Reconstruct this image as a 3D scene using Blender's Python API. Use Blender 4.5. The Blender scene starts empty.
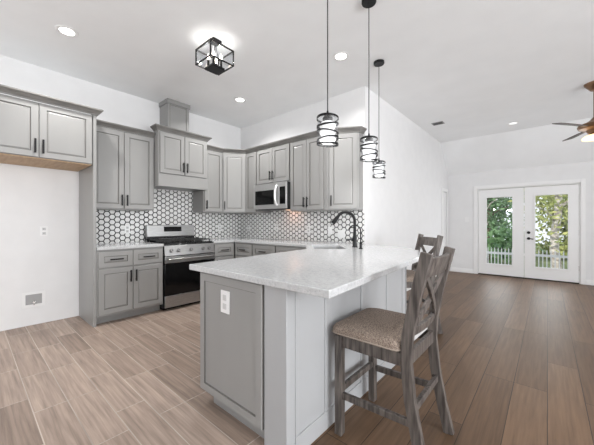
import bpy, bmesh, math, random
from mathutils import Vector, Matrix
PI = math.pi
R = math.radians
random.seed(7)
scene = bpy.context.scene
COL = scene.collection

# ------------------------------------------------------------------ camera
cam_d = bpy.data.cameras.new('camera')
cam = bpy.data.objects.new('camera', cam_d)
COL.objects.link(cam)
cam.location = (0, 0, 1.2)
cam.rotation_euler = (R(90), 0, R(41))
cam_d.sensor_width = 36
cam_d.lens = 36 * 288 / 594
cam_d.clip_start = 0.02
scene.camera = cam

# ------------------------------------------------------------------ world, sun, exposure
vs = scene.view_settings
vs.view_transform = 'Standard'
vs.look = 'None'
vs.gamma = 1
vs.use_curve_mapping = False
vs.exposure = 0.62
w = bpy.data.worlds.new('sky')
scene.world = w
w.use_nodes = True
bg = w.node_tree.nodes['Background']
bg.inputs[0].default_value = (0.86, 0.93, 1.0, 1)
bg.inputs[1].default_value = .85
scene.cycles.use_denoising = True
scene.cycles.max_bounces = 10
scene.cycles.diffuse_bounces = 5
scene.cycles.sample_clamp_indirect = 6


def light(name, kind, loc, power, color=(1, 1, 1), rot=(0, 0, 0), size=None, size_y=None, radius=None):
    d = bpy.data.lights.new(name, kind)
    d.energy = power
    d.color = color
    if kind == 'AREA':
        if size_y:
            d.shape = 'RECTANGLE'
            d.size, d.size_y = size, size_y
        else:
            d.shape = 'DISK'
            d.size = size
    if radius is not None:
        d.shadow_soft_size = radius
    o = bpy.data.objects.new(name, d)
    COL.objects.link(o)
    o.location = loc
    o.rotation_euler = rot
    return o


sun = light('sun', 'SUN', (0, 0, 20), 2.2, (1, 0.96, 0.88), (R(48), 0, R(-14)))
sun.data.angle = R(1)
DAY = (0.97, 0.985, 1.0)
# daylight at the unseen windows of the right-hand wall, windows added behind the camera, and the french doors
light('unseen_window_daylight', 'AREA', (3.93, 0.6, 1.55), 146, DAY, (0, R(110), 0), 1.7, 2.0)
light('unseen_window_daylight', 'AREA', (3.93, 4.6, 1.55), 30, DAY, (0, R(104), 0), 1.7, 2.0)
light('unseen_window_daylight', 'AREA', (-3.35, -2.93, 1.6), 24, DAY, (R(126), 0, 0), 1.7, 1.7)  # fill at an added window, tilted up to lift the kitchen ceiling
light('unseen_window_daylight', 'AREA', (2.5, -2.93, 1.6), 44, DAY, (R(98), 0, 0), 1.7, 1.7)  # fill at an added window, aimed to brighten the far wall
light('door_daylight', 'AREA', (-0.82, 7.76, 1.02), 5, DAY, (R(-90), 0, 0), 0.48, 1.48)
light('door_daylight', 'AREA', (0.04, 7.76, 1.02), 5, DAY, (R(-90), 0, 0), 0.48, 1.48)


# ------------------------------------------------------------------ materials
def mat(name, col=(.8, .8, .8), rough=.5, metal=0, emit=None, es=0, spec=None, trans=0, coat=0):
    m = bpy.data.materials.new(name)
    m.use_nodes = True
    b = m.node_tree.nodes['Principled BSDF']
    b.inputs['Base Color'].default_value = (*col, 1)
    b.inputs['Roughness'].default_value = rough
    b.inputs['Metallic'].default_value = metal
    if spec is not None:
        b.inputs['Specular IOR Level'].default_value = spec
    if trans:
        b.inputs['Transmission Weight'].default_value = trans
    if coat:
        b.inputs['Coat Weight'].default_value = coat
    if emit:
        b.inputs['Emission Color'].default_value = (*emit, 1)
        b.inputs['Emission Strength'].default_value = es
    return m


def N(m, typ, **kw):
    n = m.node_tree.nodes.new(typ)
    for k, v in kw.items():
        setattr(n, k, v)
    return n


def L(m, a, b):
    m.node_tree.links.new(a, b)


def noise_col(m, c1, c2, scale=20, stretch=(1, 1, 1), detail=4, lo=.35, hi=.65, bump=0, obj=True, rough_var=None):
    """mix two colours by noise in object space"""
    b = m.node_tree.nodes['Principled BSDF']
    tc = N(m, 'ShaderNodeTexCoord')
    mp = N(m, 'ShaderNodeMapping')
    mp.inputs['Scale'].default_value = stretch
    L(m, tc.outputs['Object'], mp.inputs[0])
    nz = N(m, 'ShaderNodeTexNoise')
    nz.inputs['Scale'].default_value = scale
    nz.inputs['Detail'].default_value = detail
    L(m, mp.outputs[0], nz.inputs['Vector'])
    cr = N(m, 'ShaderNodeValToRGB')
    cr.color_ramp.elements[0].position = lo
    cr.color_ramp.elements[0].color = (*c1, 1)
    cr.color_ramp.elements[1].position = hi
    cr.color_ramp.elements[1].color = (*c2, 1)
    L(m, nz.outputs['Fac'], cr.inputs[0])
    L(m, cr.outputs[0], b.inputs['Base Color'])
    if bump:
        bp = N(m, 'ShaderNodeBump')
        bp.inputs['Strength'].default_value = bump
        bp.inputs['Distance'].default_value = .01
        L(m, nz.outputs['Fac'], bp.inputs['Height'])
        L(m, bp.outputs[0], b.inputs['Normal'])
    return m


def plank_mat(name, c1, c2, seam, width, height, offset, rot, grain, mortar, rough, freq=2, shift=(0, 0, 0), spec=.5, gs=2.2):
    m = mat(name, c1, rough, spec=spec)
    b = m.node_tree.nodes['Principled BSDF']
    tc = N(m, 'ShaderNodeTexCoord')
    mp = N(m, 'ShaderNodeMapping')
    mp.inputs['Rotation'].default_value = (0, 0, rot)
    mp.inputs['Location'].default_value = shift
    L(m, tc.outputs['Object'], mp.inputs[0])
    br = N(m, 'ShaderNodeTexBrick')
    br.offset = offset
    br.offset_frequency = freq
    br.inputs['Scale'].default_value = 1
    br.inputs['Brick Width'].default_value = width
    br.inputs['Row Height'].default_value = height
    br.inputs['Mortar Size'].default_value = mortar
    br.inputs['Mortar Smooth'].default_value = .1
    br.inputs['Color1'].default_value = (*c1, 1)
    br.inputs['Color2'].default_value = (*c2, 1)
    br.inputs['Mortar'].default_value = (*seam, 1)
    L(m, mp.outputs[0], br.inputs['Vector'])
    m2 = N(m, 'ShaderNodeMapping')
    m2.inputs['Scale'].default_value = (1.1, 24, 1)
    L(m, mp.outputs[0], m2.inputs[0])
    # shift the grain per plank
    ad = N(m, 'ShaderNodeVectorMath', operation='ADD')
    sc = N(m, 'ShaderNodeVectorMath', operation='SCALE')
    sc.inputs['Scale'].default_value = 37
    L(m, br.outputs['Color'], sc.inputs[0])
    L(m, m2.outputs[0], ad.inputs[0])
    L(m, sc.outputs[0], ad.inputs[1])
    nz = N(m, 'ShaderNodeTexNoise')
    nz.inputs['Scale'].default_value = gs
    nz.inputs['Detail'].default_value = 6
    nz.inputs['Roughness'].default_value = .6
    nz.inputs['Distortion'].default_value = .35
    L(m, ad.outputs[0], nz.inputs['Vector'])
    cr = N(m, 'ShaderNodeValToRGB')
    cr.color_ramp.elements[0].position = .3
    cr.color_ramp.elements[0].color = (1 - grain, 1 - grain, 1 - grain, 1)
    cr.color_ramp.elements[1].position = .7
    cr.color_ramp.elements[1].color = (1 + grain * .4, 1 + grain * .4, 1 + grain * .4, 1)
    L(m, nz.outputs['Fac'], cr.inputs[0])
    mx = N(m, 'ShaderNodeMix', data_type='RGBA', blend_type='MULTIPLY')
    mx.inputs['Factor'].default_value = 1
    L(m, br.outputs['Color'], mx.inputs['A'])
    L(m, cr.outputs[0], mx.inputs['B'])
    L(m, mx.outputs['Result'], b.inputs['Base Color'])
    bp = N(m, 'ShaderNodeBump')
    bp.inputs['Strength'].default_value = .25
    bp.inputs['Distance'].default_value = .002
    bp.invert = True
    L(m, br.outputs['Fac'], bp.inputs['Height'])
    L(m, bp.outputs[0], b.inputs['Normal'])
    return m


def glass_mat(name, tint=(1, 1, 1), refl=.06):
    m = bpy.data.materials.new(name)
    m.use_nodes = True
    nt = m.node_tree
    nt.nodes.remove(nt.nodes['Principled BSDF'])
    tr = N(m, 'ShaderNodeBsdfTransparent')
    tr.inputs[0].default_value = (*tint, 1)
    gl = N(m, 'ShaderNodeBsdfGlossy')
    gl.inputs['Roughness'].default_value = .02
    lw = N(m, 'ShaderNodeLayerWeight')
    lw.inputs['Blend'].default_value = .5
    pw = N(m, 'ShaderNodeMath', operation='POWER')
    pw.inputs[1].default_value = 4
    L(m, lw.outputs['Facing'], pw.inputs[0])
    ma = N(m, 'ShaderNodeMath', operation='MULTIPLY_ADD')
    ma.inputs[1].default_value = .6
    ma.inputs[2].default_value = refl * .5
    L(m, pw.outputs[0], ma.inputs[0])
    mx = N(m, 'ShaderNodeMixShader')
    L(m, ma.outputs[0], mx.inputs[0])
    L(m, tr.outputs[0], mx.inputs[1])
    L(m, gl.outputs[0], mx.inputs[2])
    L(m, mx.outputs[0], nt.nodes['Material Output'].inputs[0])
    return m


WALL = noise_col(mat('wall paint', rough=.7), (.765, .765, .77), (.785, .785, .79), 6)
CEIL = noise_col(mat('ceiling paint', rough=.85), (.865, .875, .885), (.89, .90, .91), 3, detail=8)
TRIM = mat('white trim paint', (.84, .84, .84), .4)
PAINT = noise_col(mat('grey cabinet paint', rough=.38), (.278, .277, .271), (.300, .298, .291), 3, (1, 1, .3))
CROWN = noise_col(mat('shaded glazed crown paint', rough=.4), (.15, .146, .138), (.21, .205, .196), 5, (1, 1, 6))  # cabinet grey darkened by brushed glaze and by painted shade of its downward face
BAR = noise_col(mat('daylit grey panel paint', rough=.42), (.395, .402, .412), (.42, .427, .437), 3, (1, 1, .3))  # cabinet paint made paler and bluer, daylight on the bar side put into the colour
GLAZE = mat('dark glaze', (.12, .115, .107), .5)
SHADOWGAP = mat('dark gap', (.03, .03, .03), .7)
RAWWOOD = noise_col(mat('raw plywood', rough=.6), (.42, .28, .17), (.52, .37, .23), 4, (8, 1, 1))
BLACK = mat('black metal', (.012, .012, .013), .38, .6)
BLACKGLOSS = mat('black glass', (.004, .004, .0045), .08, 0, spec=.3)
BLACKENAMEL = mat('black enamel', (.012, .012, .013), .22)
IRON = mat('cast iron', (.018, .018, .018), .6)
STEEL = noise_col(mat('stainless steel', rough=.3, metal=.95), (.34, .34, .34), (.44, .44, .44), 12, (1, 1, 25))
STEELDARK = mat('brushed dark steel', (.3, .3, .3), .35, .9)
CHROME = mat('chrome', (.75, .75, .75), .12, 1)
QUARTZ = mat('white quartz', rough=.13, spec=.5)
PLASTIC = mat('white plastic', (.82, .82, .82), .35)
SOCKET = mat('pale grey plastic', (.58, .58, .58), .4)
SLOT = mat('dark slot', (.05, .05, .05), .5)
TILE = noise_col(mat('white hexagon tile', rough=.12), (.74, .74, .73), (.82, .82, .81), 9)
GROUT = mat('charcoal grout', (.035, .034, .034), .8)
GLASS = glass_mat('clear glass')
GLASSP = glass_mat('clear lamp glass', (.96, .97, .98), .2)
LAMPWHITE = mat('lit frosted glass', (.9, .9, .9), .4, emit=(1, .99, .97), es=.3)
LENS = mat('lit lens', (.9, .9, .9), .4, emit=(1, .97, .92), es=5)
LENSOFF = mat('dim lens', (.8, .8, .8), .4, emit=(1, 1, 1), es=.5)
AMBER = mat('lit amber glass', (.9, .7, .4), .4, emit=(1, .74, .4), es=1.2)
BULB = mat('lit bulb', (1, .9, .8), .3, emit=(1, .9, .76), es=4)
BRONZE = mat('aged bronze', (.22, .13, .075), .35, .8)
BLADE = noise_col(mat('dark walnut blade', rough=.5), (.035, .024, .018), (.085, .06, .045), 6, (1, 12, 1))
STOOLWOOD = noise_col(mat('weathered grey brown wood', rough=.5), (.036, .029, .026), (.17, .147, .132), 8, (7, 7, .7), detail=9, lo=.33, hi=.72, bump=.15)
TWEED = noise_col(mat('brown tweed', rough=.95), (.11, .082, .064), (.42, .335, .275), 170, detail=3, lo=.3, hi=.7, bump=.5)
PIPING = mat('tan piping', (.36, .30, .25), .9)
TILEFLOOR = plank_mat('wood look tile planks', (.43, .335, .277), (.295, .223, .18), (.52, .45, .39), .61, .171, .37, 0, .42, .003, .45, 3, (0, -.109, 0), .35, 1.7)
WOODFLOOR = plank_mat('brown oak planks', (.172, .106, .065), (.118, .072, .044), (.035, .024, .017), 1.35, .19, .43, R(90), .30, .0022, .44, 3, (0, 0, 0), .22)
LEAF_D = noise_col(mat('dark green leaves', rough=.6), (.05, .12, .05), (.17, .30, .13), 2)
LEAF_M = noise_col(mat('yellow green leaves', rough=.6), (.15, .21, .05), (.44, .45, .15), 2)
BARK = noise_col(mat('pale birch bark', rough=.8), (.28, .24, .2), (.75, .70, .64), 6, (1, 1, 2.5))
BARKD = mat('brown bark', (.12, .08, .06), .9)
LAWN = noise_col(mat('lawn', rough=.9), (.09, .14, .05), (.2, .22, .1), 3)
DECKM = noise_col(mat('grey deck boards', rough=.7), (.35, .33, .3), (.45, .43, .4), 4, (1, 12, 1))

# quartz: white with soft grey clouds and dark flecks
b = QUARTZ.node_tree.nodes['Principled BSDF']
tc = N(QUARTZ, 'ShaderNodeTexCoord')
n1 = N(QUARTZ, 'ShaderNodeTexNoise')
n1.inputs['Scale'].default_value = 55
n1.inputs['Detail'].default_value = 9
n1.inputs['Roughness'].default_value = .7
L(QUARTZ, tc.outputs['Object'], n1.inputs['Vector'])
r1 = N(QUARTZ, 'ShaderNodeValToRGB')
r1.color_ramp.elements[0].position = .36
r1.color_ramp.elements[0].color = (.46, .47, .48, 1)
r1.color_ramp.elements[1].position = .56
r1.color_ramp.elements[1].color = (.57, .577, .585, 1)
L(QUARTZ, n1.outputs['Fac'], r1.inputs[0])
n2 = N(QUARTZ, 'ShaderNodeTexVoronoi')
n2.inputs['Scale'].default_value = 95
L(QUARTZ, tc.outputs['Object'], n2.inputs['Vector'])
r2 = N(QUARTZ, 'ShaderNodeValToRGB')
r2.color_ramp.elements[0].position = .08
r2.color_ramp.elements[0].color = (.6, .59, .58, 1)
r2.color_ramp.elements[1].position = .22
r2.color_ramp.elements[1].color = (1, 1, 1, 1)
L(QUARTZ, n2.outputs['Distance'], r2.inputs[0])
mx = N(QUARTZ, 'ShaderNodeMix', data_type='RGBA', blend_type='MULTIPLY')
mx.inputs['Factor'].default_value = 1
L(QUARTZ, r1.outputs[0], mx.inputs['A'])
L(QUARTZ, r2.outputs[0], mx.inputs['B'])
L(QUARTZ, mx.outputs['Result'], b.inputs['Base Color'])


# ------------------------------------------------------------------ mesh builder
class MB:
    def __init__(s):
        s.v, s.f, s.m = [], [], []

    def add(s, vs, fs, m=0):
        o = len(s.v)
        s.v += [tuple(v) for v in vs]
        s.f += [tuple(i + o for i in f) for f in fs]
        s.m += [m] * len(fs)
        return s

    def box(s, x0, x1, y0, y1, z0, z1, m=0):
        vs = [(x, y, z) for z in (z0, z1) for x, y in ((x0, y0), (x1, y0), (x1, y1), (x0, y1))]
        return s.add(vs, [(3, 2, 1, 0), (4, 5, 6, 7), (0, 1, 5, 4), (1, 2, 6, 5), (2, 3, 7, 6), (3, 0, 4, 7)], m)

    def prism(s, poly, z0, z1, m=0):
        n = len(poly)
        vs = [(x, y, z0) for x, y in poly] + [(x, y, z1) for x, y in poly]
        fs = [tuple(range(n - 1, -1, -1)), tuple(range(n, 2 * n))]
        fs += [(i, (i + 1) % n, n + (i + 1) % n, n + i) for i in range(n)]
        return s.add(vs, fs, m)

    def beam(s, p0, p1, a, b, up=(0, 0, 1), m=0, a1=None, b1=None):
        """bar of section a (sideways) x b (along up) from p0 to p1"""
        p0, p1 = Vector(p0), Vector(p1)
        d = (p1 - p0).normalized()
        u = Vector(up)
        sx = d.cross(u).normalized()
        u = sx.cross(d).normalized()
        a1 = a1 or a
        b1 = b1 or b
        vs = []
        for p, aa, bb in ((p0, a, b), (p1, a1, b1)):
            vs += [p + sx * (i * aa / 2) + u * (j * bb / 2) for i, j in ((-1, -1), (1, -1), (1, 1), (-1, 1))]
        return s.add(vs, [(3, 2, 1, 0), (4, 5, 6, 7), (0, 1, 5, 4), (1, 2, 6, 5), (2, 3, 7, 6), (3, 0, 4, 7)], m)

    def strip(s, pts, a, b, side=(1, 0, 0), m=0):
        """rectangular section bar along a polyline; a along side, b across"""
        sd = Vector(side).normalized()
        P = [Vector(p) for p in pts]
        rings = []
        for i, p in enumerate(P):
            d = (P[min(i + 1, len(P) - 1)] - P[max(i - 1, 0)]).normalized()
            u = d.cross(sd).normalized()
            rings.append([p + sd * (i2 * a / 2) + u * (j * b / 2) for i2, j in ((-1, -1), (1, -1), (1, 1), (-1, 1))])
        vs = [q for r in rings for q in r]
        n = len(P)
        fs = [(3, 2, 1, 0), tuple(4 * (n - 1) + k for k in range(4))]
        for i in range(n - 1):
            for k in range(4):
                fs.append((4 * i + k, 4 * i + (k + 1) % 4, 4 * i + 4 + (k + 1) % 4, 4 * i + 4 + k))
        return s.add(vs, fs, m)

    def tube(s, pts, r, n=10, m=0, closed=False, rs=None):
        P = [Vector(p) for p in pts]
        k = len(P)
        prev = None
        rings = []
        for i, p in enumerate(P):
            if closed:
                d = (P[(i + 1) % k] - P[i - 1]).normalized()
            else:
                d = (P[min(i + 1, k - 1)] - P[max(i - 1, 0)]).normalized()
            if prev is None:
                ref = Vector((0, 0, 1)) if abs(d.z) < .9 else Vector((1, 0, 0))
            else:
                ref = prev
            x = (ref - d * ref.dot(d)).normalized()
            prev = x
            y = d.cross(x)
            rr = rs[i] if rs else r
            rings.append([p + (x * math.cos(t) + y * math.sin(t)) * rr for t in [2 * PI * j / n for j in range(n)]])
        vs = [q for rg in rings for q in rg]
        fs = []
        for i in range(k if closed else k - 1):
            a, b2 = i * n, ((i + 1) % k) * n
            for j in range(n):
                fs.append((a + j, a + (j + 1) % n, b2 + (j + 1) % n, b2 + j))
        if not closed:
            fs.append(tuple(range(n - 1, -1, -1)))
            fs.append(tuple((k - 1) * n + j for j in range(n)))
        return s.add(vs, fs, m)

    def cyl(s, p0, p1, r, r1=None, n=20, m=0):
        return s.tube([p0, p1], r, n, m, rs=[r, r if r1 is None else r1])

    def lathe(s, prof, c=(0, 0, 0), n=24, m=0, caps=True):
        """prof: (radius, z) pairs, bottom to top"""
        vs, fs = [], []
        for r, z in prof:
            vs += [(c[0] + r * math.cos(2 * PI * j / n), c[1] + r * math.sin(2 * PI * j / n), c[2] + z) for j in range(n)]
        for i in range(len(prof) - 1):
            for j in range(n):
                fs.append((i * n + j, i * n + (j + 1) % n, (i + 1) * n + (j + 1) % n, (i + 1) * n + j))
        if caps:
            fs.append(tuple(range(n - 1, -1, -1)))
            fs.append(tuple((len(prof) - 1) * n + j for j in range(n)))
        return s.add(vs, fs, m)

    def sweep(s, path, prof, m=0):
        """profile (out, z) swept along an xy path; out is to the right of travel; mitred"""
        P = [Vector(p) for p in path]
        n = len(P)
        offs = []
        for i in range(n):
            ns = []
            if i > 0:
                d = (P[i] - P[i - 1]).normalized()
                ns.append(Vector((d.y, -d.x)))
            if i < n - 1:
                d = (P[i + 1] - P[i]).normalized()
                ns.append(Vector((d.y, -d.x)))
            offs.append(ns[0] if len(ns) == 1 else (ns[0] + ns[1]) / (1 + ns[0].dot(ns[1])))
        k = len(prof)
        vs = [(P[i].x + offs[i].x * o, P[i].y + offs[i].y * o, z) for i in range(n) for o, z in prof]
        fs = []
        for i in range(n - 1):
            for j in range(k):
                fs.append((i * k + j, (i + 1) * k + j, (i + 1) * k + (j + 1) % k, i * k + (j + 1) % k))
        fs.append(tuple(range(k)))
        fs.append(tuple((n - 1) * k + j for j in range(k - 1, -1, -1)))
        return s.add(vs, fs, m)

    def build(s, name, mats, parent=None, loc=(0, 0, 0), rot=(0, 0, 0), bevel=0, seg=2, smooth=True, fix=True):
        me = bpy.data.meshes.new(name)
        me.from_pydata(s.v, [], s.f)
        if not isinstance(mats, (list, tuple)):
            mats = [mats]
        for m in mats:
            me.materials.append(m)
        me.polygons.foreach_set('material_index', s.m)
        if fix:
            bm = bmesh.new()
            bm.from_mesh(me)
            bmesh.ops.recalc_face_normals(bm, faces=bm.faces)
            bm.to_mesh(me)
            bm.free()
        if smooth:
            me.polygons.foreach_set('use_smooth', [True] * len(me.polygons))
            me.set_sharp_from_angle(angle=R(32))
        me.update()
        o = bpy.data.objects.new(name, me)
        COL.objects.link(o)
        o.location = loc
        o.rotation_euler = rot
        if parent:
            o.parent = parent
        if bevel:
            bv = o.modifiers.new('bevel', 'BEVEL')
            bv.width = bevel
            bv.segments = seg
            bv.limit_method = 'ANGLE'
            bv.angle_limit = R(40)
        return o


def tag(o, label, cat, group=None):
    o['label'] = label
    o['category'] = cat
    if group:
        o['group'] = group
    return o


def thing(name, label, cat, loc=(0, 0, 0), rz=0, group=None):
    o = bpy.data.objects.new(name, None)
    COL.objects.link(o)
    o.empty_display_size = .05
    o.location = loc
    o.rotation_euler = (0, 0, rz)
    return tag(o, label, cat, group)


def structure(o, label=None, cat=None):
    o['kind'] = 'structure'
    if label:
        tag(o, label, cat)
    return o


def copy_tree(o, parent=None):
    c = o.copy()
    COL.objects.link(c)
    if parent:
        c.parent = parent
    for ch in list(o.children):
        copy_tree(ch, c)
    return c


# ------------------------------------------------------------------ room shell
XA, YB, XC, YD, XE, YF, HC = -4.55, 3.55, -1.865, 7.85, 4.0, -3.0, 3.05
SLOPE_Y, SPRING = 7.24, 2.37
T = .12
structure(MB().prism([(XA, YF), (-.965, YF), (-.965, 2.45), (-1.3, 3.15), (XC, YB), (XA, YB)], -.06, 0).build('floor_tile', TILEFLOOR),
          'wood-look tile plank floor of the kitchen', 'floor')
structure(MB().prism([(-.965, YF), (XE, YF), (XE, YD), (XC, YD), (XC, YB), (-1.3, 3.15), (-.965, 2.45)], -.06, 0).build('floor', WOODFLOOR),
          'brown hardwood plank floor of the living room', 'floor')
structure(MB().box(XA - T, XA, YF - T, YB + T, -.06, HC).build('wall_left', WALL), 'white wall behind the range', 'wall')
structure(MB().box(XA, XC, YB, YB + T, -.06, HC).build('wall_kitchen', WALL), 'white wall behind the microwave', 'wall')
# wall along the living room, with the opening of its own door
DY0, DY1, DZ = 7.36, 7.74, 1.94
m = MB()
m.box(XC - T, XC, YB + T, DY0, -.06, HC)
m.box(XC - T, XC, DY1, YD + T, -.06, HC)
m.box(XC - T, XC, DY0, DY1, DZ, HC)
structure(m.build('wall_living', WALL), 'white wall running back past the kitchen', 'wall')
FX0, FX1, FZ = -1.24, .49, 1.98
m = MB()
m.box(XC, FX0, YD, YD + T, -.06, HC)
m.box(FX1, XE + T, YD, YD + T, -.06, HC)
m.box(FX0, FX1, YD, YD + T, FZ, HC)
m.box(FX0, FX1, YD, YD + T, -.06, -.002)
structure(m.build('wall_far', WALL), 'white wall around the french doors', 'wall')
# right-hand wall with two windows, back wall with windows added to carry light (all beside or behind the camera)
WIN = [(-.45, 1.65), (3.55, 5.65)]
m = MB()
ys = [YF - T, -.45, 1.65, 3.55, 5.65, YD + T]
for i in range(5):
    if i % 2 == 0:
        m.box(XE, XE + T, ys[i], ys[i + 1], -.06, HC)
    else:
        m.box(XE, XE + T, ys[i], ys[i + 1], -.06, .65)
        m.box(XE, XE + T, ys[i], ys[i + 1], 2.45, HC)
structure(m.build('wall_right', WALL), 'white wall with two windows', 'wall')
m = MB()
m.box(XA, -4.25, YF - T, YF, -.06, HC)
m.box(-2.45, 1.6, YF - T, YF, -.06, HC)
m.box(3.4, XE, YF - T, YF, -.06, HC)
m.box(1.6, 3.4, YF - T, YF, -.06, .7)
m.box(1.6, 3.4, YF - T, YF, 2.5, HC)
m.box(-4.25, -2.45, YF - T, YF, -.06, .7)
m.box(-4.25, -2.45, YF - T, YF, 2.5, HC)
structure(m.build('wall_back', WALL), 'white wall behind the camera with two added windows', 'wall')


def window(name, w_, h_, loc, rz):
    f = MB()
    t = .05
    f.box(0, w_, 0, .06, 0, t).box(0, w_, 0, .06, h_ - t, h_).box(0, t, 0, .06, t, h_ - t).box(w_ - t, w_, 0, .06, t, h_ - t)
    f.box(w_ / 2 - .02, w_ / 2 + .02, .01, .05, t, h_ - t)
    o = structure(f.build(name, TRIM, loc=loc, rot=(0, 0, rz)), 'unseen white framed window', 'window')
    MB().box(t, w_ - t, .028, .034, t, h_ - t).build('pane', GLASS, o)


window('window_1', 2.1, 1.8, (XE + .02, 1.65, .65), R(-90))
window('window_2', 2.1, 1.8, (XE + .02, 5.65, .65), R(-90))
window('added_window_4', 1.8, 1.8, (3.4, YF - .02, .7), R(180))  # added opening, unseen, there for the light on the far wall
window('added_window_3', 1.8, 1.8, (-2.45, YF - .02, .7), R(180))  # added opening, unseen, there for the light on the kitchen ceiling

m = MB()
m.box(XA - T, XE + T, YF - T, SLOPE_Y, HC, HC + .1)
# sloped end that comes down to the french door wall
m.add([(XC, SLOPE_Y, HC), (XE, SLOPE_Y, HC), (XE, YD, SPRING), (XC, YD, SPRING),
       (XC, SLOPE_Y, HC + .1), (XE, SLOPE_Y, HC + .1), (XE, YD + T, HC + .1), (XC, YD + T, HC + .1), (XE, YD + T, SPRING), (XC, YD + T, SPRING)],
      [(0, 1, 2, 3), (4, 7, 6, 5), (0, 4, 5, 1), (3, 2, 8, 9), (9, 8, 6, 7), (0, 3, 9, 7, 4), (1, 5, 6, 8, 2)])
structure(m.build('ceiling', CEIL, smooth=False), 'flat pale grey ceiling sloping down at the far end', 'ceiling')

# baseboards
BBP = [(0, 0), (.014, 0), (.014, .085), (.008, .1), (0, .1)]
structure(MB().sweep([(XC + .001, DY0 - .08), (XC + .001, YB + T)][::-1], [(o, z + .001) for o, z in BBP]).build('baseboard_living', TRIM), 'white baseboard of the long wall', 'baseboard')
m = MB()
m.sweep([(XC + .001, YD - .001), (FX0 - .075, YD - .001)], [(o, z + .001) for o, z in BBP])
m.sweep([(FX1 + .075, YD - .001), (XE - .02, YD - .001)], [(o, z + .001) for o, z in BBP])
structure(m.build('baseboard_far', TRIM), 'white baseboard beside the french doors', 'baseboard')

# french door casing
m = MB()
cw = .07
m.box(FX0 - cw, FX0, YD - .02, YD - .001, .001, FZ + cw)
m.box(FX1, FX1 + cw, YD - .02, YD - .001, .001, FZ + cw)
m.box(FX0, FX1, YD - .02, YD - .001, FZ, FZ + cw)
m.box(FX0, FX0 + .02, YD - .001, YD + T, .001, FZ).box(FX1 - .02, FX1, YD - .001, YD + T, .001, FZ).box(FX0 + .02, FX1 - .02, YD - .001, YD + T, FZ - .02, FZ)
structure(m.build('trim_1', TRIM, bevel=.003), 'white casing around the french doors', 'trim')
structure(MB().box(FX0 + .02, FX1 - .02, YD - .0, YD + T, .0, .018).build('trim_2', mat('dark bronze sill', (.03, .026, .022), .4, .5)), 'dark threshold under the french doors', 'threshold')


def french(name, x0, x1, gx0, gx1, label):
    y0, y1 = YD + .012, YD + .057
    z0, z1, gz0, gz1 = .022, FZ - .028, .265, 1.765
    m = MB()
    m.box(x0, gx0, y0, y1, z0, z1).box(gx1, x1, y0, y1, z0, z1).box(gx0, gx1, y0, y1, z0, gz0).box(gx0, gx1, y0, y1, gz1, z1)
    o = structure(m.build(name, TRIM), label, 'door')
    f = MB()
    t = .032
    for a, b2 in ((y0 - .012, y0 - .0005), (y1 + .0005, y1 + .012)):
        f.box(gx0 - t, gx1 + t, a, b2, gz0 - t, gz0).box(gx0 - t, gx1 + t, a, b2, gz1, gz1 + t)
        f.box(gx0 - t, gx0, a, b2, gz0, gz1).box(gx1, gx1 + t, a, b2, gz0, gz1)
    f.build('glazing_frame', TRIM, o, bevel=.004)
    MB().box(gx0, gx1, y0 + .018, y0 + .026, gz0, gz1).build('pane', GLASS, o)
    return o


d1 = french('door_1', FX0 + .025, -.381, -1.055, -.58, 'left leaf of the white french doors')
d2 = french('door_2', -.373, FX1 - .025, -.19, .31, 'right leaf of the white french doors with dark knobs')
for hz in (.3, 1.0, 1.7):
    MB().cyl((FX1 - .021, YD + .008, hz - .05), (FX1 - .021, YD + .008, hz + .05), .006, n=8).build('hinge', CHROME, d2)
m = MB()
m.cyl((-.30, YD + .0115, .86), (-.30, YD - .012, .86), .028).cyl((-.30, YD - .012, .86), (-.30, YD - .05, .86), .011)
m.tube([(-.30, YD - .045, .86), (-.28, YD - .05, .858), (-.22, YD - .048, .85)], .01)
m.build('lever_handle', BLACK, d2)
m = MB()
m.cyl((-.30, YD + .0115, .985), (-.30, YD - .014, .985), .029).box(-.306, -.294, YD - .032, YD - .013, .968, 1.002)
m.build('deadbolt', BLACK, d2, bevel=.002)

# narrow door in the long wall, by the far corner
m = MB()
m.box(XC + .001, XC + .02, DY0 - .07, DY0, .001, DZ + .07).box(XC + .001, XC + .02, DY1, DY1 + .07, .001, DZ + .07).box(XC + .001, XC + .02, DY0, DY1, DZ, DZ + .07)
structure(m.build('trim_3', TRIM, bevel=.003), 'white casing of the narrow door by the far corner', 'trim')
o = structure(MB().box(XC - .05, XC - .012, DY0 + .012, DY1 - .006, .01, DZ - .006).build('door_3', TRIM), 'narrow white door at the far end of the long wall', 'door')
for hz in (.25, 1.0, 1.7):
    MB().cyl((XC - .006, DY0 + .008, hz - .045), (XC - .006, DY0 + .008, hz + .045), .007, n=8).build('hinge', STEELDARK, o)

# ------------------------------------------------------------------ tile backsplash
S_ = .074          # flat to flat
def clip(poly, axis, val, keep_less):
    out = []
    n = len(poly)
    for i in range(n):
        a, b2 = poly[i], poly[(i + 1) % n]
        ia = (a[axis] <= val) if keep_less else (a[axis] >= val)
        ib = (b2[axis] <= val) if keep_less else (b2[axis] >= val)
        if ia:
            out.append(a)
        if ia != ib:
            t = (val - a[axis]) / (b2[axis] - a[axis])
            out.append((a[0] + t * (b2[0] - a[0]), a[1] + t * (b2[1] - a[1])))
    return out


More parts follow.
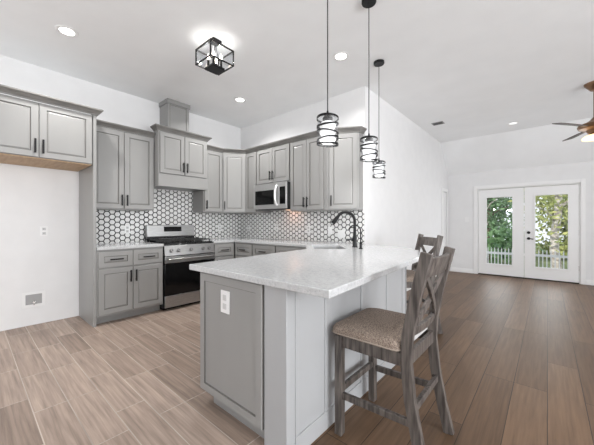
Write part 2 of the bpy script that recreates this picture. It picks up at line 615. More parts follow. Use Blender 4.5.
def backsplash(name, rects, to3, label, h0, z0=.945):
    m = MB()
    for a0, a1, b0, b1 in rects:
        m.add([to3(a0, b0, .0035), to3(a1, b0, .0035), to3(a1, b1, .0035), to3(a0, b1, .0035), to3(a0, b0, .0005), to3(a1, b0, .0005), to3(a1, b1, .0005), to3(a0, b1, .0005)],
              [(0, 1, 2, 3), (0, 4, 5, 1), (1, 5, 6, 2), (2, 6, 7, 3), (3, 7, 4, 0), (7, 6, 5, 4)], 1)
        rad = (S_ - .0135) / math.sqrt(3)
        dx = S_ * math.sqrt(3) / 2
        i0 = int((a0 - h0) / dx) - 2
        for i in range(i0, i0 + int((a1 - a0) / dx) + 5):
            for j in range(-2, 14):
                cx = h0 + i * dx
                cz = z0 + (j + (.5 if i % 2 else 0)) * S_
                rings = []
                for rr, d in ((rad, .0036), (rad, .0062), (rad - .003, .0072)):
                    p = [(cx + rr * math.cos(k * PI / 3), cz + rr * math.sin(k * PI / 3)) for k in range(6)]
                    for ax, v, less in ((0, a0, 0), (0, a1, 1), (1, b0, 0), (1, b1, 1)):
                        if len(p) > 2:
                            p = clip(p, ax, v, less)
                    rings.append([to3(q[0], q[1], d) for q in p])
                if len(rings[2]) < 3:
                    continue
                if len(rings[0]) == len(rings[1]) == len(rings[2]):
                    n = len(rings[0])
                    vs_ = rings[0] + rings[1] + rings[2]
                    fs_ = [(q * n + k, q * n + (k + 1) % n, (q + 1) * n + (k + 1) % n, (q + 1) * n + k) for q in (0, 1) for k in range(n)]
                    m.add(vs_, fs_ + [tuple(2 * n + k for k in range(n))], 0)
                else:
                    n = len(rings[2])
                    m.add(rings[2], [tuple(range(n))], 0)
    return structure(m.build(name, [TILE, GROUT], smooth=False), label, 'backsplash')


backsplash('backsplash_left', [(.99, 1.762, .917, 1.369), (1.762, 2.532, .917, 1.714), (2.532, YB - .008, .917, 1.369)],
           lambda a, z, d: (XA + d, a, z), 'white hexagon tile backsplash behind the range', 1.01)
backsplash('backsplash_kitchen', [(XA + .008, -3.695, .917, 1.369), (-3.695, -2.925, .917, 1.405), (-2.925, XC - .01, .917, 1.369)],
           lambda a, z, d: (a, YB - d, z), 'white hexagon tile backsplash below the microwave', -4.5)

# ------------------------------------------------------------------ cabinets
DT = .02


def door_mesh(w_, h_, fr=.058, flat=False):
    """framed raised panel with glaze lines, front towards -y, lower left corner at origin"""
    m = MB()

    def ring(i, y):
        return [(i, y, i), (w_ - i, y, i), (w_ - i, y, h_ - i), (i, y, h_ - i)]
    fr = min(fr, w_ * .27, h_ * .30)
    seq = [(0, -.0005, 1), (0, -.016, 1), (.004, -DT, 0), (fr, -DT, 0), (fr + .002, -.0115, 1), (fr + .0065, -.0115, 1), (fr + .02, -.0165, 0)]
    if flat:
        seq[-2] = (fr + .005, -.0115, 1)
        seq[-1] = (fr + .008, -.0115, 0)
    vs_ = []
    for i, y, _ in seq:
        vs_ += ring(i, y)
    for q in range(len(seq) - 1):
        m_ = 1 if seq[q + 1][2] == 1 else 0
        for k in range(4):
            m.add([vs_[4 * q + k], vs_[4 * q + (k + 1) % 4], vs_[4 * q + 4 + (k + 1) % 4], vs_[4 * q + 4 + k]], [(0, 1, 2, 3)], m_)
    m.add(vs_[-4:], [(0, 1, 2, 3)], 0)
    m.add(vs_[:4], [(3, 2, 1, 0)], 0)
    return m


def pull(parent, x, z, vertical=True, ln=.142):
    m = MB()
    y = -DT - .028
    h = ln / 2
    if vertical:
        m.box(x - .008, x + .008, y - .006, y + .006, z - h, z + h)
        for q in (-.7, .7):
            m.box(x - .005, x + .005, y, -DT + .0003, z + q * h - .005, z + q * h + .005)
    else:
        m.box(x - h, x + h, y - .006, y + .006, z - .0075, z + .0075)
        for q in (-.7, .7):
            m.box(x + q * h - .005, x + q * h + .005, y, -DT + .0003, z - .005, z + .005)
    return m.build('handle', BLACK, parent, bevel=.002)


def add_door(t, x0, x1, z0, z1, hx=None, top=False, name='door', rot=0, loc=None, paint=None, flat=False):
    o = door_mesh(x1 - x0, z1 - z0, flat=flat).build(name, [paint or PAINT, GLAZE], t, loc=loc or (x0, 0, z0), rot=(0, 0, rot), smooth=False)
    w_, h_ = x1 - x0, z1 - z0
    if hx == 'l':
        pull(o, .028, h_ - .11 if top else .11)
    elif hx == 'r':
        pull(o, w_ - .028, h_ - .11 if top else .11)
    elif hx == 'h':
        pull(o, w_ / 2, h_ / 2, False)
    return o


CROWNP = [(0, 0), (.012, 0), (.014, .012), (.022, .018), (.034, .034), (.05, .046), (.056, .052), (.056, .065), (0, .065)]


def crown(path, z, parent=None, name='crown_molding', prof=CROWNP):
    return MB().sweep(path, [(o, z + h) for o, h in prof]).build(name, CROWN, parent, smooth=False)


def upper(label, loc, rz, w_, d_, h_, doors, name='wall_cabinet', bottom=False, group=None):
    """doors: list of (x0, x1, handle side)"""
    t = thing(name, label, 'cabinet', loc, rz, group)
    MB().box(0, w_, 0, d_, 0, h_).build('carcass', PAINT, t)
    for x0, x1, hs in doors:
        add_door(t, x0, x1, .012, h_ - .012, hs)
    return t


def base(label, loc, rz, w_, d_, cols, name='base_cabinet', group=None, toe=.1, drawer=(.67, .858)):
    """cols: list of (x0, x1, door handle side)"""
    t = thing(name, label, 'cabinet', loc, rz, group)
    MB().box(0, w_, 0, d_, .1, .878).build('carcass', PAINT, t)
    MB().box(.0, w_, toe, d_, .001, .0995).build('toe_kick', PAINT, t)
    for x0, x1, hs in cols:
        add_door(t, x0, x1, drawer[0], drawer[1], 'h', name='drawer')
        add_door(t, x0, x1, .125, drawer[0] - .015, hs, top=True)
    return t


A = R(90)
FU = -4.22            # face of the upper cabinets on the range wall
# over the refrigerator bay
t = thing('refrigerator_cabinet', 'deep grey two-door cabinet with a tall side panel over the empty refrigerator bay', 'cabinet', (-3.93, .03, 1.852), A)
MB().box(0, .922, 0, .618, .012, .575).build('carcass', PAINT, t)
MB().box(.01, .912, .01, .61, 0, .0115).build('underside', RAWWOOD, t)['label'] = 'raw plywood underside'
add_door(t, .005, .458, .014, .567, 'r')
add_door(t, .463, .915, .014, .567, 'l')
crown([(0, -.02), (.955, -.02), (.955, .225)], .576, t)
MB().box(.925, .955, -.02, .615, -1.851, .572).build('side_panel', PAINT, t)

t = upper('tall two-door grey wall cabinet between refrigerator bay and range hood', (FU, .988, 1.37), A, .767, .325, 1.03,
          [(.015, .378, 'r'), (.384, .755, 'l')])
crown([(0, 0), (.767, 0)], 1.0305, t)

# range hood cabinet with chimney
t = thing('range_hood', 'projecting grey hood cabinet with two short doors over the range', 'range hood', (-4.1, 1.762, 1.715), A)
MB().box(0, .764, 0, .445, .012, .775).build('carcass', PAINT, t)
MB().box(-.004, .768, -.022, .0, .0, .17).box(-.004, 0, 0, .445, 0, .17).box(.764, .768, 0, .445, 0, .17).build('apron', PAINT, t)
MB().box(.01, .754, .01, .435, .004, .0115).build('hood_liner', STEELDARK, t)
add_door(t, .02, .380, .185, .762, 'r')
add_door(t, .386, .746, .185, .762, 'l')
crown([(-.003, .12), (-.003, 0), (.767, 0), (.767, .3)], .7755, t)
c = MB().box(.215, .549, .17, .444, .776, 1.333).build('chimney', PAINT, t)
MB().box(.20, .564, .155, .444, 1.27, 1.334).box(.51, .549, .164, .17, .776, 1.27).build('chimney_trim', PAINT, c)
# recessed face line of the chimney
MB().box(.245, .249, .1685, .1698, .85, 1.26).box(.5, .506, .1685, .1698, .85, 1.26).box(.245, .506, .1685, .1698, 1.25, 1.256).build('chimney_glaze_line', GLAZE, c)

upper('single-door grey wall cabinet between range hood and angled corner cabinet', (FU, 2.534, 1.37), A, .364, .325, 1.03, [(.012, .352, 'l')])

# angled corner wall cabinet
p0, p1 = Vector((FU, 2.90)), Vector((-3.98, 3.22))
t = thing('corner_wall_cabinet', 'angled single-door grey wall cabinet in the kitchen corner', 'cabinet', (p0.x, p0.y, 1.37))
MB().prism([(0, 0), (p1.x - p0.x, p1.y - p0.y), (p1.x - p0.x, YB - .002 - p0.y), (XA + .002 - p0.x, YB - .002 - p0.y), (XA + .002 - p0.x, 0)], 0, 1.03).build('carcass', PAINT, t)
d = p1 - p0
ang = math.atan2(d.y, d.x)
n_ = Vector((d.y, -d.x)).normalized()
s0 = d.normalized() * .012
add_door(t, 0, d.length - .024, .012, 1.018, 'l', rot=ang, loc=(s0.x + n_.x * .0005, s0.y + n_.y * .0005, .012))

upper('narrow grey wall cabinet between corner cabinet and microwave', (-3.978, 3.22, 1.37), 0, .286, .328, 1.03, [(.01, .276, None)])
t = thing('microwave_cabinet', 'short two-door grey wall cabinet directly over the microwave', 'cabinet', (-3.69, 3.22, 1.825))
MB().box(0, .758, 0, .328, 0, .575).build('carcass', PAINT, t)
add_door(t, .012, .376, .012, .563, 'r')
add_door(t, .382, .746, .012, .563, 'l')
upper('two-door grey wall cabinet right of the microwave', (-2.93, 3.22, 1.37), 0, .668, .328, 1.03, [(.012, .318, 'r'), (.324, .622, 'l')])

q0, q1 = Vector((-2.26, 3.22)), Vector((-1.892, 3.43))
t = thing('angled_wall_cabinet', 'grey wall cabinet with slanted front at the open end, behind the pendants', 'cabinet', (q0.x, q0.y, 1.37))
MB().prism([(0, 0), (q1.x - q0.x, q1.y - q0.y), (q1.x - q0.x, YB - .002 - q0.y), (0, YB - .002 - q0.y)], 0, 1.03).build('carcass', PAINT, t)
d = q1 - q0
ang = math.atan2(d.y, d.x)
n_ = Vector((d.y, -d.x)).normalized()
s0 = d.normalized() * .03
add_door(t, 0, d.length - .05, .012, 1.018, 'l', rot=ang, loc=(s0.x + n_.x * .0005, s0.y + n_.y * .0005, .012))

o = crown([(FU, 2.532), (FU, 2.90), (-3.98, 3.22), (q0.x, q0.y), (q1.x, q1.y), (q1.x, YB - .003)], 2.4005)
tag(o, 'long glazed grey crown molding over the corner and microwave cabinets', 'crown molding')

# base cabinets
base('grey base cabinet with two drawers and two doors left of the range', (-3.91, .988, 0), A, .755, .635,
     [(.012, .376, 'r'), (.382, .745, 'l')])
base('narrow grey base cabinet right of the range, by the inner corner', (-3.91, 2.517, 0), A, .395, .635, [(.014, .37, 'l')])
base('grey base cabinet with one drawer, nearest the inner corner of the back run', (-3.905, 2.93, 0), 0, .45, .615, [(.02, .44, 'r')])
base('grey base cabinet with one drawer, middle of the back run', (-3.452, 2.93, 0), 0, .51, .615, [(.01, .50, 'l')])
base('grey base cabinet with one drawer, next to the sink cabinet', (-2.938, 2.93, 0), 0, .56, .615, [(.01, .55, 'l')])
# diagonal sink base
s0, s1 = Vector((-2.372, 2.93)), Vector((-1.94, 2.44))
d = s1 - s0
ang = math.atan2(d.y, d.x)
t = thing('sink_cabinet', 'grey base cabinet set diagonally under the sink', 'cabinet', (s0.x, s0.y, 0), ang)
MB().box(0, d.length, 0, .02, .1, .878).box(0, .02, .02, .1, .1, .878).box(d.length - .02, d.length, .02, .1, .1, .878).build('carcass', PAINT, t)
MB().box(0, d.length, .07, .09, .001, .0995).build('toe_kick', PAINT, t)
add_door(t, .015, d.length - .015, .67, .858, None, name='drawer_front')
add_door(t, .015, d.length / 2 - .003, .125, .655, 'r', top=True)
add_door(t, d.length / 2 + .003, d.length - .015, .125, .655, 'l', top=True)

# ------------------------------------------------------------------ peninsula
t = thing('peninsula_cabinet', 'grey breakfast-bar peninsula with panelled end and panelled bar side', 'cabinet', (-1.38, 1.7, 0))
ox, oy = -1.38, 1.7


def rel(p):
    return [(x - ox, y - oy) for x, y in p]


MB().prism(rel([(-1.77, 1.045), (-.979, 1.045), (-.979, 2.43), (-1.86, 2.43)]), .1, .878).build('carcass', PAINT, t)
MB().prism(rel([(-1.68, 1.085), (-.979, 1.085), (-.979, 2.43), (-1.74, 2.43)]), .001, .0995).build('toe_kick', PAINT, t)
# post at the outer corner
m = MB()
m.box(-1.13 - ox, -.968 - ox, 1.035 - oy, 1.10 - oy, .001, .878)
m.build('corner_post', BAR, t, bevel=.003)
o = door_mesh(.61, .77, .05, flat=True).build('end_panel', [PAINT, GLAZE], t, loc=(-1.747 - ox, 1.044 - oy, .1), smooth=False)
# bar side: framed panels, then the angled return to the wall
m = MB()
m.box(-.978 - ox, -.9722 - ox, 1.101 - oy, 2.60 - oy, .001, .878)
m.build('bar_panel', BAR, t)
m = MB()
fx0, fx1 = -.972 - ox, -.966 - ox
for y0, y1 in ((1.101, 1.125), (1.36, 1.425), (1.785, 1.85), (2.2, 2.265), (2.53, 2.60)):
    m.box(fx0, fx1, y0 - oy, y1 - oy, .105, .80)
m.box(fx0, fx1 + .002, 1.101 - oy, 2.60 - oy, .001, .105)
m.box(fx0, fx1, 1.101 - oy, 2.60 - oy, .80, .878)
m.build('bar_panel_frame', BAR, t, bevel=.002)
m = MB()
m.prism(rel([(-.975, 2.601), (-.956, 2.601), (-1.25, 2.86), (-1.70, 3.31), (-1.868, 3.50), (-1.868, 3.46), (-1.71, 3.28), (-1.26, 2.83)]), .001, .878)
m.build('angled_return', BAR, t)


def quartz_top(name, outer, hole, z0, z1, label, bevel=.004):
    bm = bmesh.new()
    es = []
    for loop in [outer] + ([hole] if hole else []):
        vs_ = [bm.verts.new((x, y, z0)) for x, y in loop]
        es += [bm.edges.new((vs_[i], vs_[(i + 1) % len(vs_)])) for i in range(len(vs_))]
    bmesh.ops.triangle_fill(bm, use_beauty=True, use_dissolve=True, edges=es)
    g = bmesh.ops.extrude_face_region(bm, geom=bm.faces[:])
    bmesh.ops.translate(bm, vec=(0, 0, z1 - z0), verts=[e for e in g['geom'] if isinstance(e, bmesh.types.BMVert)])
    bmesh.ops.recalc_face_normals(bm, faces=bm.faces)
    me = bpy.data.meshes.new(name)
    bm.to_mesh(me)
    bm.free()
    me.materials.append(QUARTZ)
    o = bpy.data.objects.new(name, me)
    COL.objects.link(o)
    if bevel:
        bv = o.modifiers.new('bevel', 'BEVEL')
        bv.width = bevel
        bv.segments = 2
        bv.limit_method = 'ANGLE'
        bv.angle_limit = R(40)
    return tag(o, label, 'countertop')


quartz_top('countertop', [(XA + .008, .987), (-3.885, .987), (-3.885, 1.747), (XA + .008, 1.747)], None, .8785, .915,
           'short white quartz countertop left of the range')
# sink cut-out, rounded rectangle set on the diagonal
sd_t = Vector((s1.x - s0.x, s1.y - s0.y)).normalized()
sd_n = Vector((-sd_t.y, sd_t.x))
SC = Vector((-1.955, 2.80))


def rrect(hw, hd, r, n=5):
    pts = []
    for cx, cy, a0 in ((hw - r, hd - r, 0), (-hw + r, hd - r, 90), (-hw + r, -hd + r, 180), (hw - r, -hd + r, 270)):
        for k in range(n + 1):
            a = R(a0 + 90 * k / n)
            p = SC + sd_t * (cx + r * math.cos(a)) + sd_n * (cy + r * math.sin(a))
            pts.append((p.x, p.y))
    return pts


quartz_top('countertop', [(XA + .008, 2.513), (-3.885, 2.513), (-3.885, 2.898), (-2.385, 2.898), (-1.965, 2.42), (-1.845, 1.0), (-.69, 1.0),
                          (-.80, 2.45), (-.98, 3.02), (-1.22, 3.30), (-1.875, 3.50), (-1.89, YB - .008), (XA + .008, YB - .008)],
           rrect(.29, .175, .04), .8785, .915, 'large white quartz countertop of the sink run and peninsula')

# sink bowl
rings = [(rrect(.305, .19, .045), .8778), (rrect(.292, .177, .04), .8778), (rrect(.285, .17, .04), .70), (rrect(.25, .14, .05), .685)]
m = MB()
n = len(rings[0][0])
for pts, z in rings:
    m.v += [(x, y, z) for x, y in pts]
for q in range(len(rings) - 1):
    for k in range(n):
        m.f.append((q * n + k, q * n + (k + 1) % n, (q + 1) * n + (k + 1) % n, (q + 1) * n + k))
        m.m.append(0)
m.f.append(tuple(3 * n + k for k in range(n)))
m.m.append(0)
t = m.build('kitchen_sink', STEEL, fix=False)
tag(t, 'undermount stainless sink set diagonally in the quartz counter', 'sink')
MB().lathe([(.04, 0), (.04, .003), (.025, .004)], (SC.x, SC.y, .6855)).build('drain', CHROME, t)

# faucet
fb = Vector((-1.677, 2.945))
t = thing('kitchen_faucet', 'tall matte black gooseneck faucet behind the sink', 'faucet', (fb.x, fb.y, .915), math.atan2(sd_n.y, sd_n.x))
MB().lathe([(.03, .0006), (.03, .012), (.025, .016), (.024, .12), (.021, .13), (.019, .16)]).build('body', BLACK, t)
pts = [(0, 0, .16), (0, 0, .29)] + [(-.105 + .105 * math.cos(R(a)), 0, .30 + .105 * math.sin(R(a))) for a in range(0, 151, 15)]
MB().tube(pts, .0175, 12).build('spout', BLACK, t)
e = Vector(pts[-1])
dd = (e - Vector(pts[-2])).normalized()
MB().tube([e, e + dd * .03, e + dd * .09, e + dd * .1], .02, 12, rs=[.019, .024, .027, .023]).build('spray_head', BLACK, t)
m = MB()
m.cyl((0, 0, .085), (-.04, 0, .085), .016).tube([(-.035, 0, .085), (-.06, 0, .088), (-.095, 0, .092)], .006)
m.build('lever', BLACK, t)
wf = Vector((-1.522, 2.80))
t = thing('filtered_water_faucet', 'slim black gooseneck water tap right of the kitchen faucet', 'faucet', (wf.x, wf.y, .915), math.atan2(sd_n.y, sd_n.x))
MB().lathe([(.022, .0006), (.022, .008), (.014, .012), (.014, .07), (.008, .08)]).build('body', BLACK, t)
MB().tube([(0, 0, .08), (0, 0, .19)] + [(-.065 + .065 * math.cos(R(a)), 0, .19 + .065 * math.sin(R(a))) for a in range(15, 166, 15)], .0075, 8).build('spout', BLACK, t)
MB().tube([(0, .0, .05), (0, -.02, .05), (.0, -.045, .058)], .005, 8).build('lever', BLACK, t)

# ------------------------------------------------------------------ range
t = thing('gas_range', 'stainless gas range with black oven door and five knobs', 'range', (-3.895, 1.752, 0), A)
W = .757
MB().box(0, W, 0, .63, .03, .895).box(.02, W - .02, .06, .6, .001, .03).build('body', BLACKENAMEL, t)
m = MB()
m.box(.002, W - .002, -.028, -.0005, .045, .2)
o = m.build('storage_drawer', STEEL, t, bevel=.004)
MB().tube([(.055 + .018 * math.cos(a), -.0285, .125 + .018 * math.sin(a)) for a in [2 * PI * k / 20 for k in range(20)]], .0018, 6, closed=True).build('round_emblem', CHROME, o)
m = MB()
m.box(.002, W - .002, -.03, -.0005, .208, .645, 0)
o = m.build('oven_door', BLACKGLOSS, t, bevel=.004)
MB().box(.002, W - .002, -.033, -.0005, .647, .735).build('door_rail', STEEL, o, bevel=.004)
m = MB()
m.tube([(.03, -.075, .70), (W - .03, -.075, .70)], .013, 12)
for x in (.06, W - .06):
    m.box(x - .012, x + .012, -.07, -.0325, .69, .71)
m.build('handle', STEEL, o)
# sloping control panel
m = MB()
m.add([(0, -.035, .745), (W, -.035, .745), (W, -.005, .885), (0, -.005, .885), (0, .03, .745), (W, .03, .745), (W, .03, .897), (0, .03, .897)],
      [(0, 1, 2, 3), (3, 2, 6, 7), (4, 7, 6, 5), (0, 3, 7, 4), (1, 5, 6, 2), (0, 4, 5, 1)])
cp = m.build('control_panel', STEEL, t, bevel=.002)
sl = Vector((0, -.14, .03)).normalized()
for x in (.09, .19, .378, .565, .665):
    c0 = Vector((x, -.021, .812)) + sl * .0005
    k = MB().tube([c0, c0 + sl * .008, c0 + sl * .0085, c0 + sl * .03, c0 + sl * .034], .02, 18, rs=[.028, .028, .022, .021, .018]).build('knob', STEELDARK, cp)
    MB().beam(c0 + sl * .0345 + Vector((0, 0, -.015)), c0 + sl * .0345 + Vector((0, 0, .015)), .004, .002, up=sl).build('knob_mark', BLACK, k)
ct = MB().box(0, W, .03, .56, .897, .912).build('cooktop', BLACKENAMEL, t, bevel=.003)
for k in range(3):
    x0 = .02 + k * .24
    x1 = x0 + .236
    m = MB()
    z0, z1 = .938, .952
    m.box(x0, x1, .05, .062, z0, z1).box(x0, x1, .528, .54, z0, z1).box(x0, x0 + .012, .062, .528, z0, z1).box(x1 - .012, x1, .062, .528, z0, z1)
    xm = (x0 + x1) / 2
    m.box(xm - .006, xm + .006, .062, .528, z0, z1)
    for y in (.17, .295, .42):
        m.box(x0 + .012, x1 - .012, y - .006, y + .006, z0, z1 + .003)
    for x in (x0 + .006, x1 - .006):
        for y in (.056, .534, .295):
            m.box(x - .006, x + .006, y - .006, y + .006, .9125, z0)
    m.build('grate', IRON, t)
for x, y in ((.14, .17), (.14, .42), (.378, .295), (.617, .17), (.617, .42)):
    MB().lathe([(.05, 0), (.05, .008), (.035, .01), (.035, .018), (.0, .019)], (x, y, .9125)).build('burner', IRON, t)
bgd = MB().box(0, W, .56, .63, .895, .985).build('vent_riser', BLACKENAMEL, t)
MB().box(.17, W - .17, .552, .5598, .925, .955).build('vent_strip', STEELDARK, bgd)
m = MB()
m.add([(0, .548, .985), (W, .548, .985), (W, .565, 1.16), (0, .565, 1.16), (0, .63, .985), (W, .63, .985), (W, .63, 1.16), (0, .63, 1.16)],
      [(0, 1, 2, 3), (3, 2, 6, 7), (4, 7, 6, 5), (0, 3, 7, 4), (1, 5, 6, 2), (0, 4, 5, 1)])
bg2 = m.build('backguard', STEEL, t, bevel=.006)
m = MB()
m.add([(.25, .5515, 1.06), (.53, .5515, 1.06), (.53, .558, 1.135), (.25, .558, 1.135), (.25, .57, 1.06), (.53, .57, 1.06), (.53, .57, 1.135), (.25, .57, 1.135)],
      [(0, 1, 2, 3), (3, 2, 6, 7), (4, 7, 6, 5), (0, 3, 7, 4), (1, 5, 6, 2), (0, 4, 5, 1)])
m.build('display', BLACKGLOSS, bg2)

# ------------------------------------------------------------------ microwave
t = thing('microwave_oven', 'stainless over-range microwave with curved white handle and black side', 'microwave', (-3.648, 3.108, 1.405))
W = .735
MB().box(0, W, .03, .437, .004, .405).build('body', BLACKENAMEL, t)
d = MB().box(0, W - .002, 0, .0295, .006, .403).build('front', noise_col(mat('bright stainless steel', rough=.36, metal=.8), (.52, .52, .52), (.6, .6, .6), 12, (1, 1, 25)), t, bevel=.005)
MB().box(.045, .475, -.003, .002, .075, .30).build('door_window', BLACKGLOSS, d)
MB().box(.60, .715, -.003, .002, .075, .335).build('keypad', BLACKGLOSS, d)
m = MB()
pts = [(.545, 0, .06)] + [(.545, -.05 * math.sin(R(a)), .21 - .15 * math.cos(R(a))) for a in range(20, 161, 14)] + [(.545, 0, .36)]
m.tube(pts, .016, 12)
m.build('handle', mat('pale brushed handle', (.8, .8, .8), .3, .4), d)
MB().box(.05, W - .05, .06, .36, -.004, .0035).build('underside_vent', BLACK, t)
ul = MB().box(.50, .62, .24, .34, -.0075, -.0042).build('work_light', mat('lit warm lens', (.9, .8, .6), .4, emit=(1, .6, .4), es=1.5), t)
light('microwave_work_light', 'AREA', (-3.125, 3.43, 1.4), .5, (1, .5, .33), (R(14), 0, 0), .12)

# ------------------------------------------------------------------ wall plates
def plate(label, loc, rz, kind='outlet', w_=.072, h_=.115, gang=1, name=None, group=None, slots=True):
    """plate faces local -y, centre at loc"""
    t = thing(name or ('wall_outlet' if kind == 'outlet' else 'light_switch'), label, kind, loc, rz, group)
    MB().box(-w_ / 2, w_ / 2, -.006, 0, -h_ / 2, h_ / 2).build('cover_plate', PLASTIC, t, bevel=.002)
    for g in range(gang):
        x = (g - (gang - 1) / 2) * .046
        if kind == 'outlet':
            for s in (-1, 1):
                sk = MB().box(x - .017, x + .017, -.0085, -.006, s * .026 - .017, s * .026 + .017).build('socket', SOCKET, t)
                if slots:
                    MB().box(x - .008, x - .005, -.0092, -.0086, s * .026 - .006, s * .026 + .008).box(x + .005, x + .008, -.0092, -.0086, s * .026 - .006, s * .026 + .008).build('slots', SLOT, sk)
        else:
            MB().box(x - .016, x + .016, -.0095, -.006, -.033, .033).build('rocker', PLASTIC, t, bevel=.002)
    return t


plate('white outlet on the bare wall of the refrigerator bay', (XA + .0005, .615, 1.096), A)
plate('white outlet on hexagon tile left of the range', (XA + .0078, 1.518, 1.10), A)
plate('white outlet on hexagon tile right of the range, under a wall cabinet', (XA + .0078, 3.06, 1.10), A)
plate('white outlet on hexagon tile, closest to the tiled corner', (-4.3, YB - .0078, 1.09), 0)
plate('white outlet on hexagon tile below the microwave', (-3.54, YB - .0078, 1.11), 0)
plate('white outlet on hexagon tile right of the microwave, left of the faucet', (-2.835, YB - .0078, 1.09), 0)
plate('white switch on hexagon tile under the faucet spout', (-2.43, YB - .0078, 1.08), 0, 'switch')
plate('wide white two-gang switch on hexagon tile behind the faucet', (-2.235, YB - .0078, 1.035), 0, 'switch', w_=.118, gang=2)
plate('white outlet on the grey end panel of the peninsula', (-1.47, 1.0315, .72), 0, 'outlet', w_=.085, h_=.135, slots=False)
plate('white switch on the far wall left of the french doors', (-1.45, YD - .0005, 1.27), 0, 'switch')
# recessed water supply box
t = thing('water_supply_box', 'recessed ice-maker water box low on the refrigerator bay wall', 'supply box', (XA + .0005, .525, .30), A)
m = MB()
m.box(-.105, .105, -.006, 0, -.09, -.058).box(-.105, .105, -.006, 0, .058, .09).box(-.105, -.072, -.006, 0, -.058, .058).box(.072, .105, -.006, 0, -.058, .058)
m.build('frame', PLASTIC, t, bevel=.002)
MB().box(-.072, .072, -.002, 0, -.058, .058).build('back_plate', mat('grey box interior', (.36, .36, .36), .6), t)
m = MB()
m.cyl((.0, -.002, -.03), (.0, -.03, -.03), .009).cyl((0, -.024, -.062), (0, -.024, -.012), .008).box(-.018, .018, -.038, -.03, -.034, -.026)
m.build('valve', CHROME, t)


# ------------------------------------------------------------------ counter stools
def make_stool():
    """seat faces local -y"""
    t = thing('counter_stool', '', 'stool')
    hw = .205
    for s in (-1, 1):
        MB().beam((s * hw, -.228, .001), (s * hw, -.228, .565), .043, .043, up=(0, 1, 0)).build('leg', STOOLWOOD, t, bevel=.003)
    for s in (-1, 1):
        pts = [(s * hw, .242, .001), (s * hw, .206, .15), (s * hw, .168, .35), (s * hw, .150, .53), (s * hw, .157, .65), (s * hw, .190, .83), (s * hw, .246, 1.058)]
        MB().strip(pts, .034, .052, (1, 0, 0)).build('back_post', STOOLWOOD, t, bevel=.003)
    m = MB()
    m.box(-hw + .022, hw - .022, -.24, -.218, .50, .565)
    m.box(-hw + .018, hw - .018, .140, .162, .50, .565)
    for s in (-1, 1):
        m.box(s * hw - .011, s * hw + .011, -.206, .124, .50, .565)
    m.build('apron', STOOLWOOD, t, bevel=.002)
    for s in (-1, 1):
        MB().beam((s * hw, -.206, .225), (s * hw, .185, .24), .022, .035).build('stretcher', STOOLWOOD, t, bevel=.002)
    MB().beam((-hw + .02, -.228, .25), (hw - .02, -.228, .25), .022, .035).build('stretcher', STOOLWOOD, t, bevel=.002)
    MB().beam((-hw + .017, .178, .30), (hw - .017, .178, .30), .022, .035).build('stretcher', STOOLWOOD, t, bevel=.002)
    # cushion: rounded slab with domed top

    def srect(hx, hy0, hy1, r, z, n=6):
        out = []
        for cx, cy, a0 in ((hx - r, hy1 - r, 0), (-hx + r, hy1 - r, 90), (-hx + r, hy0 + r, 180), (hx - r, hy0 + r, 270)):
            for k in range(n + 1):
                a = R(a0 + 90 * k / n)
                out.append((cx + r * math.cos(a), cy + r * math.sin(a), z))
        return out
    lay = [(.222, -.258, .118, .03, .566), (.233, -.270, .124, .035, .578), (.236, -.273, .126, .04, .600), (.230, -.266, .122, .05, .616), (.20, -.235, .10, .07, .630), (.13, -.16, .07, .06, .638), (.05, -.06, .0, .02, .641)]
    m = MB()
    rg = [srect(*q) for q in lay]
    k = len(rg[0])
    for q in rg:
        m.v += q
    for q in range(len(rg) - 1):
        for j in range(k):
            m.f.append((q * k + j, q * k + (j + 1) % k, (q + 1) * k + (j + 1) % k, (q + 1) * k + j))
            m.m.append(0)
    m.f += [tuple(range(k - 1, -1, -1)), tuple((len(rg) - 1) * k + j for j in range(k))]
    m.m += [0, 0]
    cu = m.build('seat_cushion', TWEED, t)
    cu['label'] = 'brown tweed seat cushion'
    MB().box(-.185, .185, .1265, .131, .572, .622).build('cushion_back_lining', mat('white lining', (.5, .49, .48), .9), cu, bevel=.002)
    MB().tube(srect(.236, -.273, .127, .04, .578), .0035, 6, closed=True).build('piping', PIPING, cu)

    # backrest: curved top rail, lower rail, crossed slats
    def yb(z):
        return .157 + (z - .65) * (.190 - .157) / .18 if z < .83 else .190 + (z - .83) * (.246 - .190) / .228
    for (z0, z1) in ((.935, 1.03), (.645, .69)):
        m = MB()
        n = 9
        vs_ = []
        for i in range(n):
            x = -hw + .018 + (2 * hw - .036) * i / (n - 1)
            bow = .018 * (1 - (x / hw) ** 2)
            vs_ += [(x, yb(z0) + bow - .011, z0), (x, yb(z0) + bow + .011, z0), (x, yb(z1) + bow + .011, z1), (x, yb(z1) + bow - .011, z1)]
        fs_ = [(0, 1, 2, 3), tuple(4 * (n - 1) + k for k in (3, 2, 1, 0))]
        for i in range(n - 1):
            for k in range(4):
                fs_.append((4 * i + k, 4 * i + 4 + k, 4 * i + 4 + (k + 1) % 4, 4 * i + (k + 1) % 4))
        m.add(vs_, fs_)
        m.build('top_rail' if z0 > .8 else 'lower_rail', STOOLWOOD, t, bevel=.002)
    for s in (-1, 1):
        pts = []
        for i in range(7):
            q = i / 6
            x = s * (-.165 + .33 * q)
            z = .68 + .265 * q
            pts.append((x, yb(z) + .018 * (1 - (x / hw) ** 2) + s * .004, z))
        dv = Vector(pts[-1]) - Vector(pts[0])
        side = Vector((-dv.z, 0, dv.x)).normalized()
        MB().strip(pts, .036, .016, side).build('cross_slat', STOOLWOOD, t, bevel=.002)
    return t


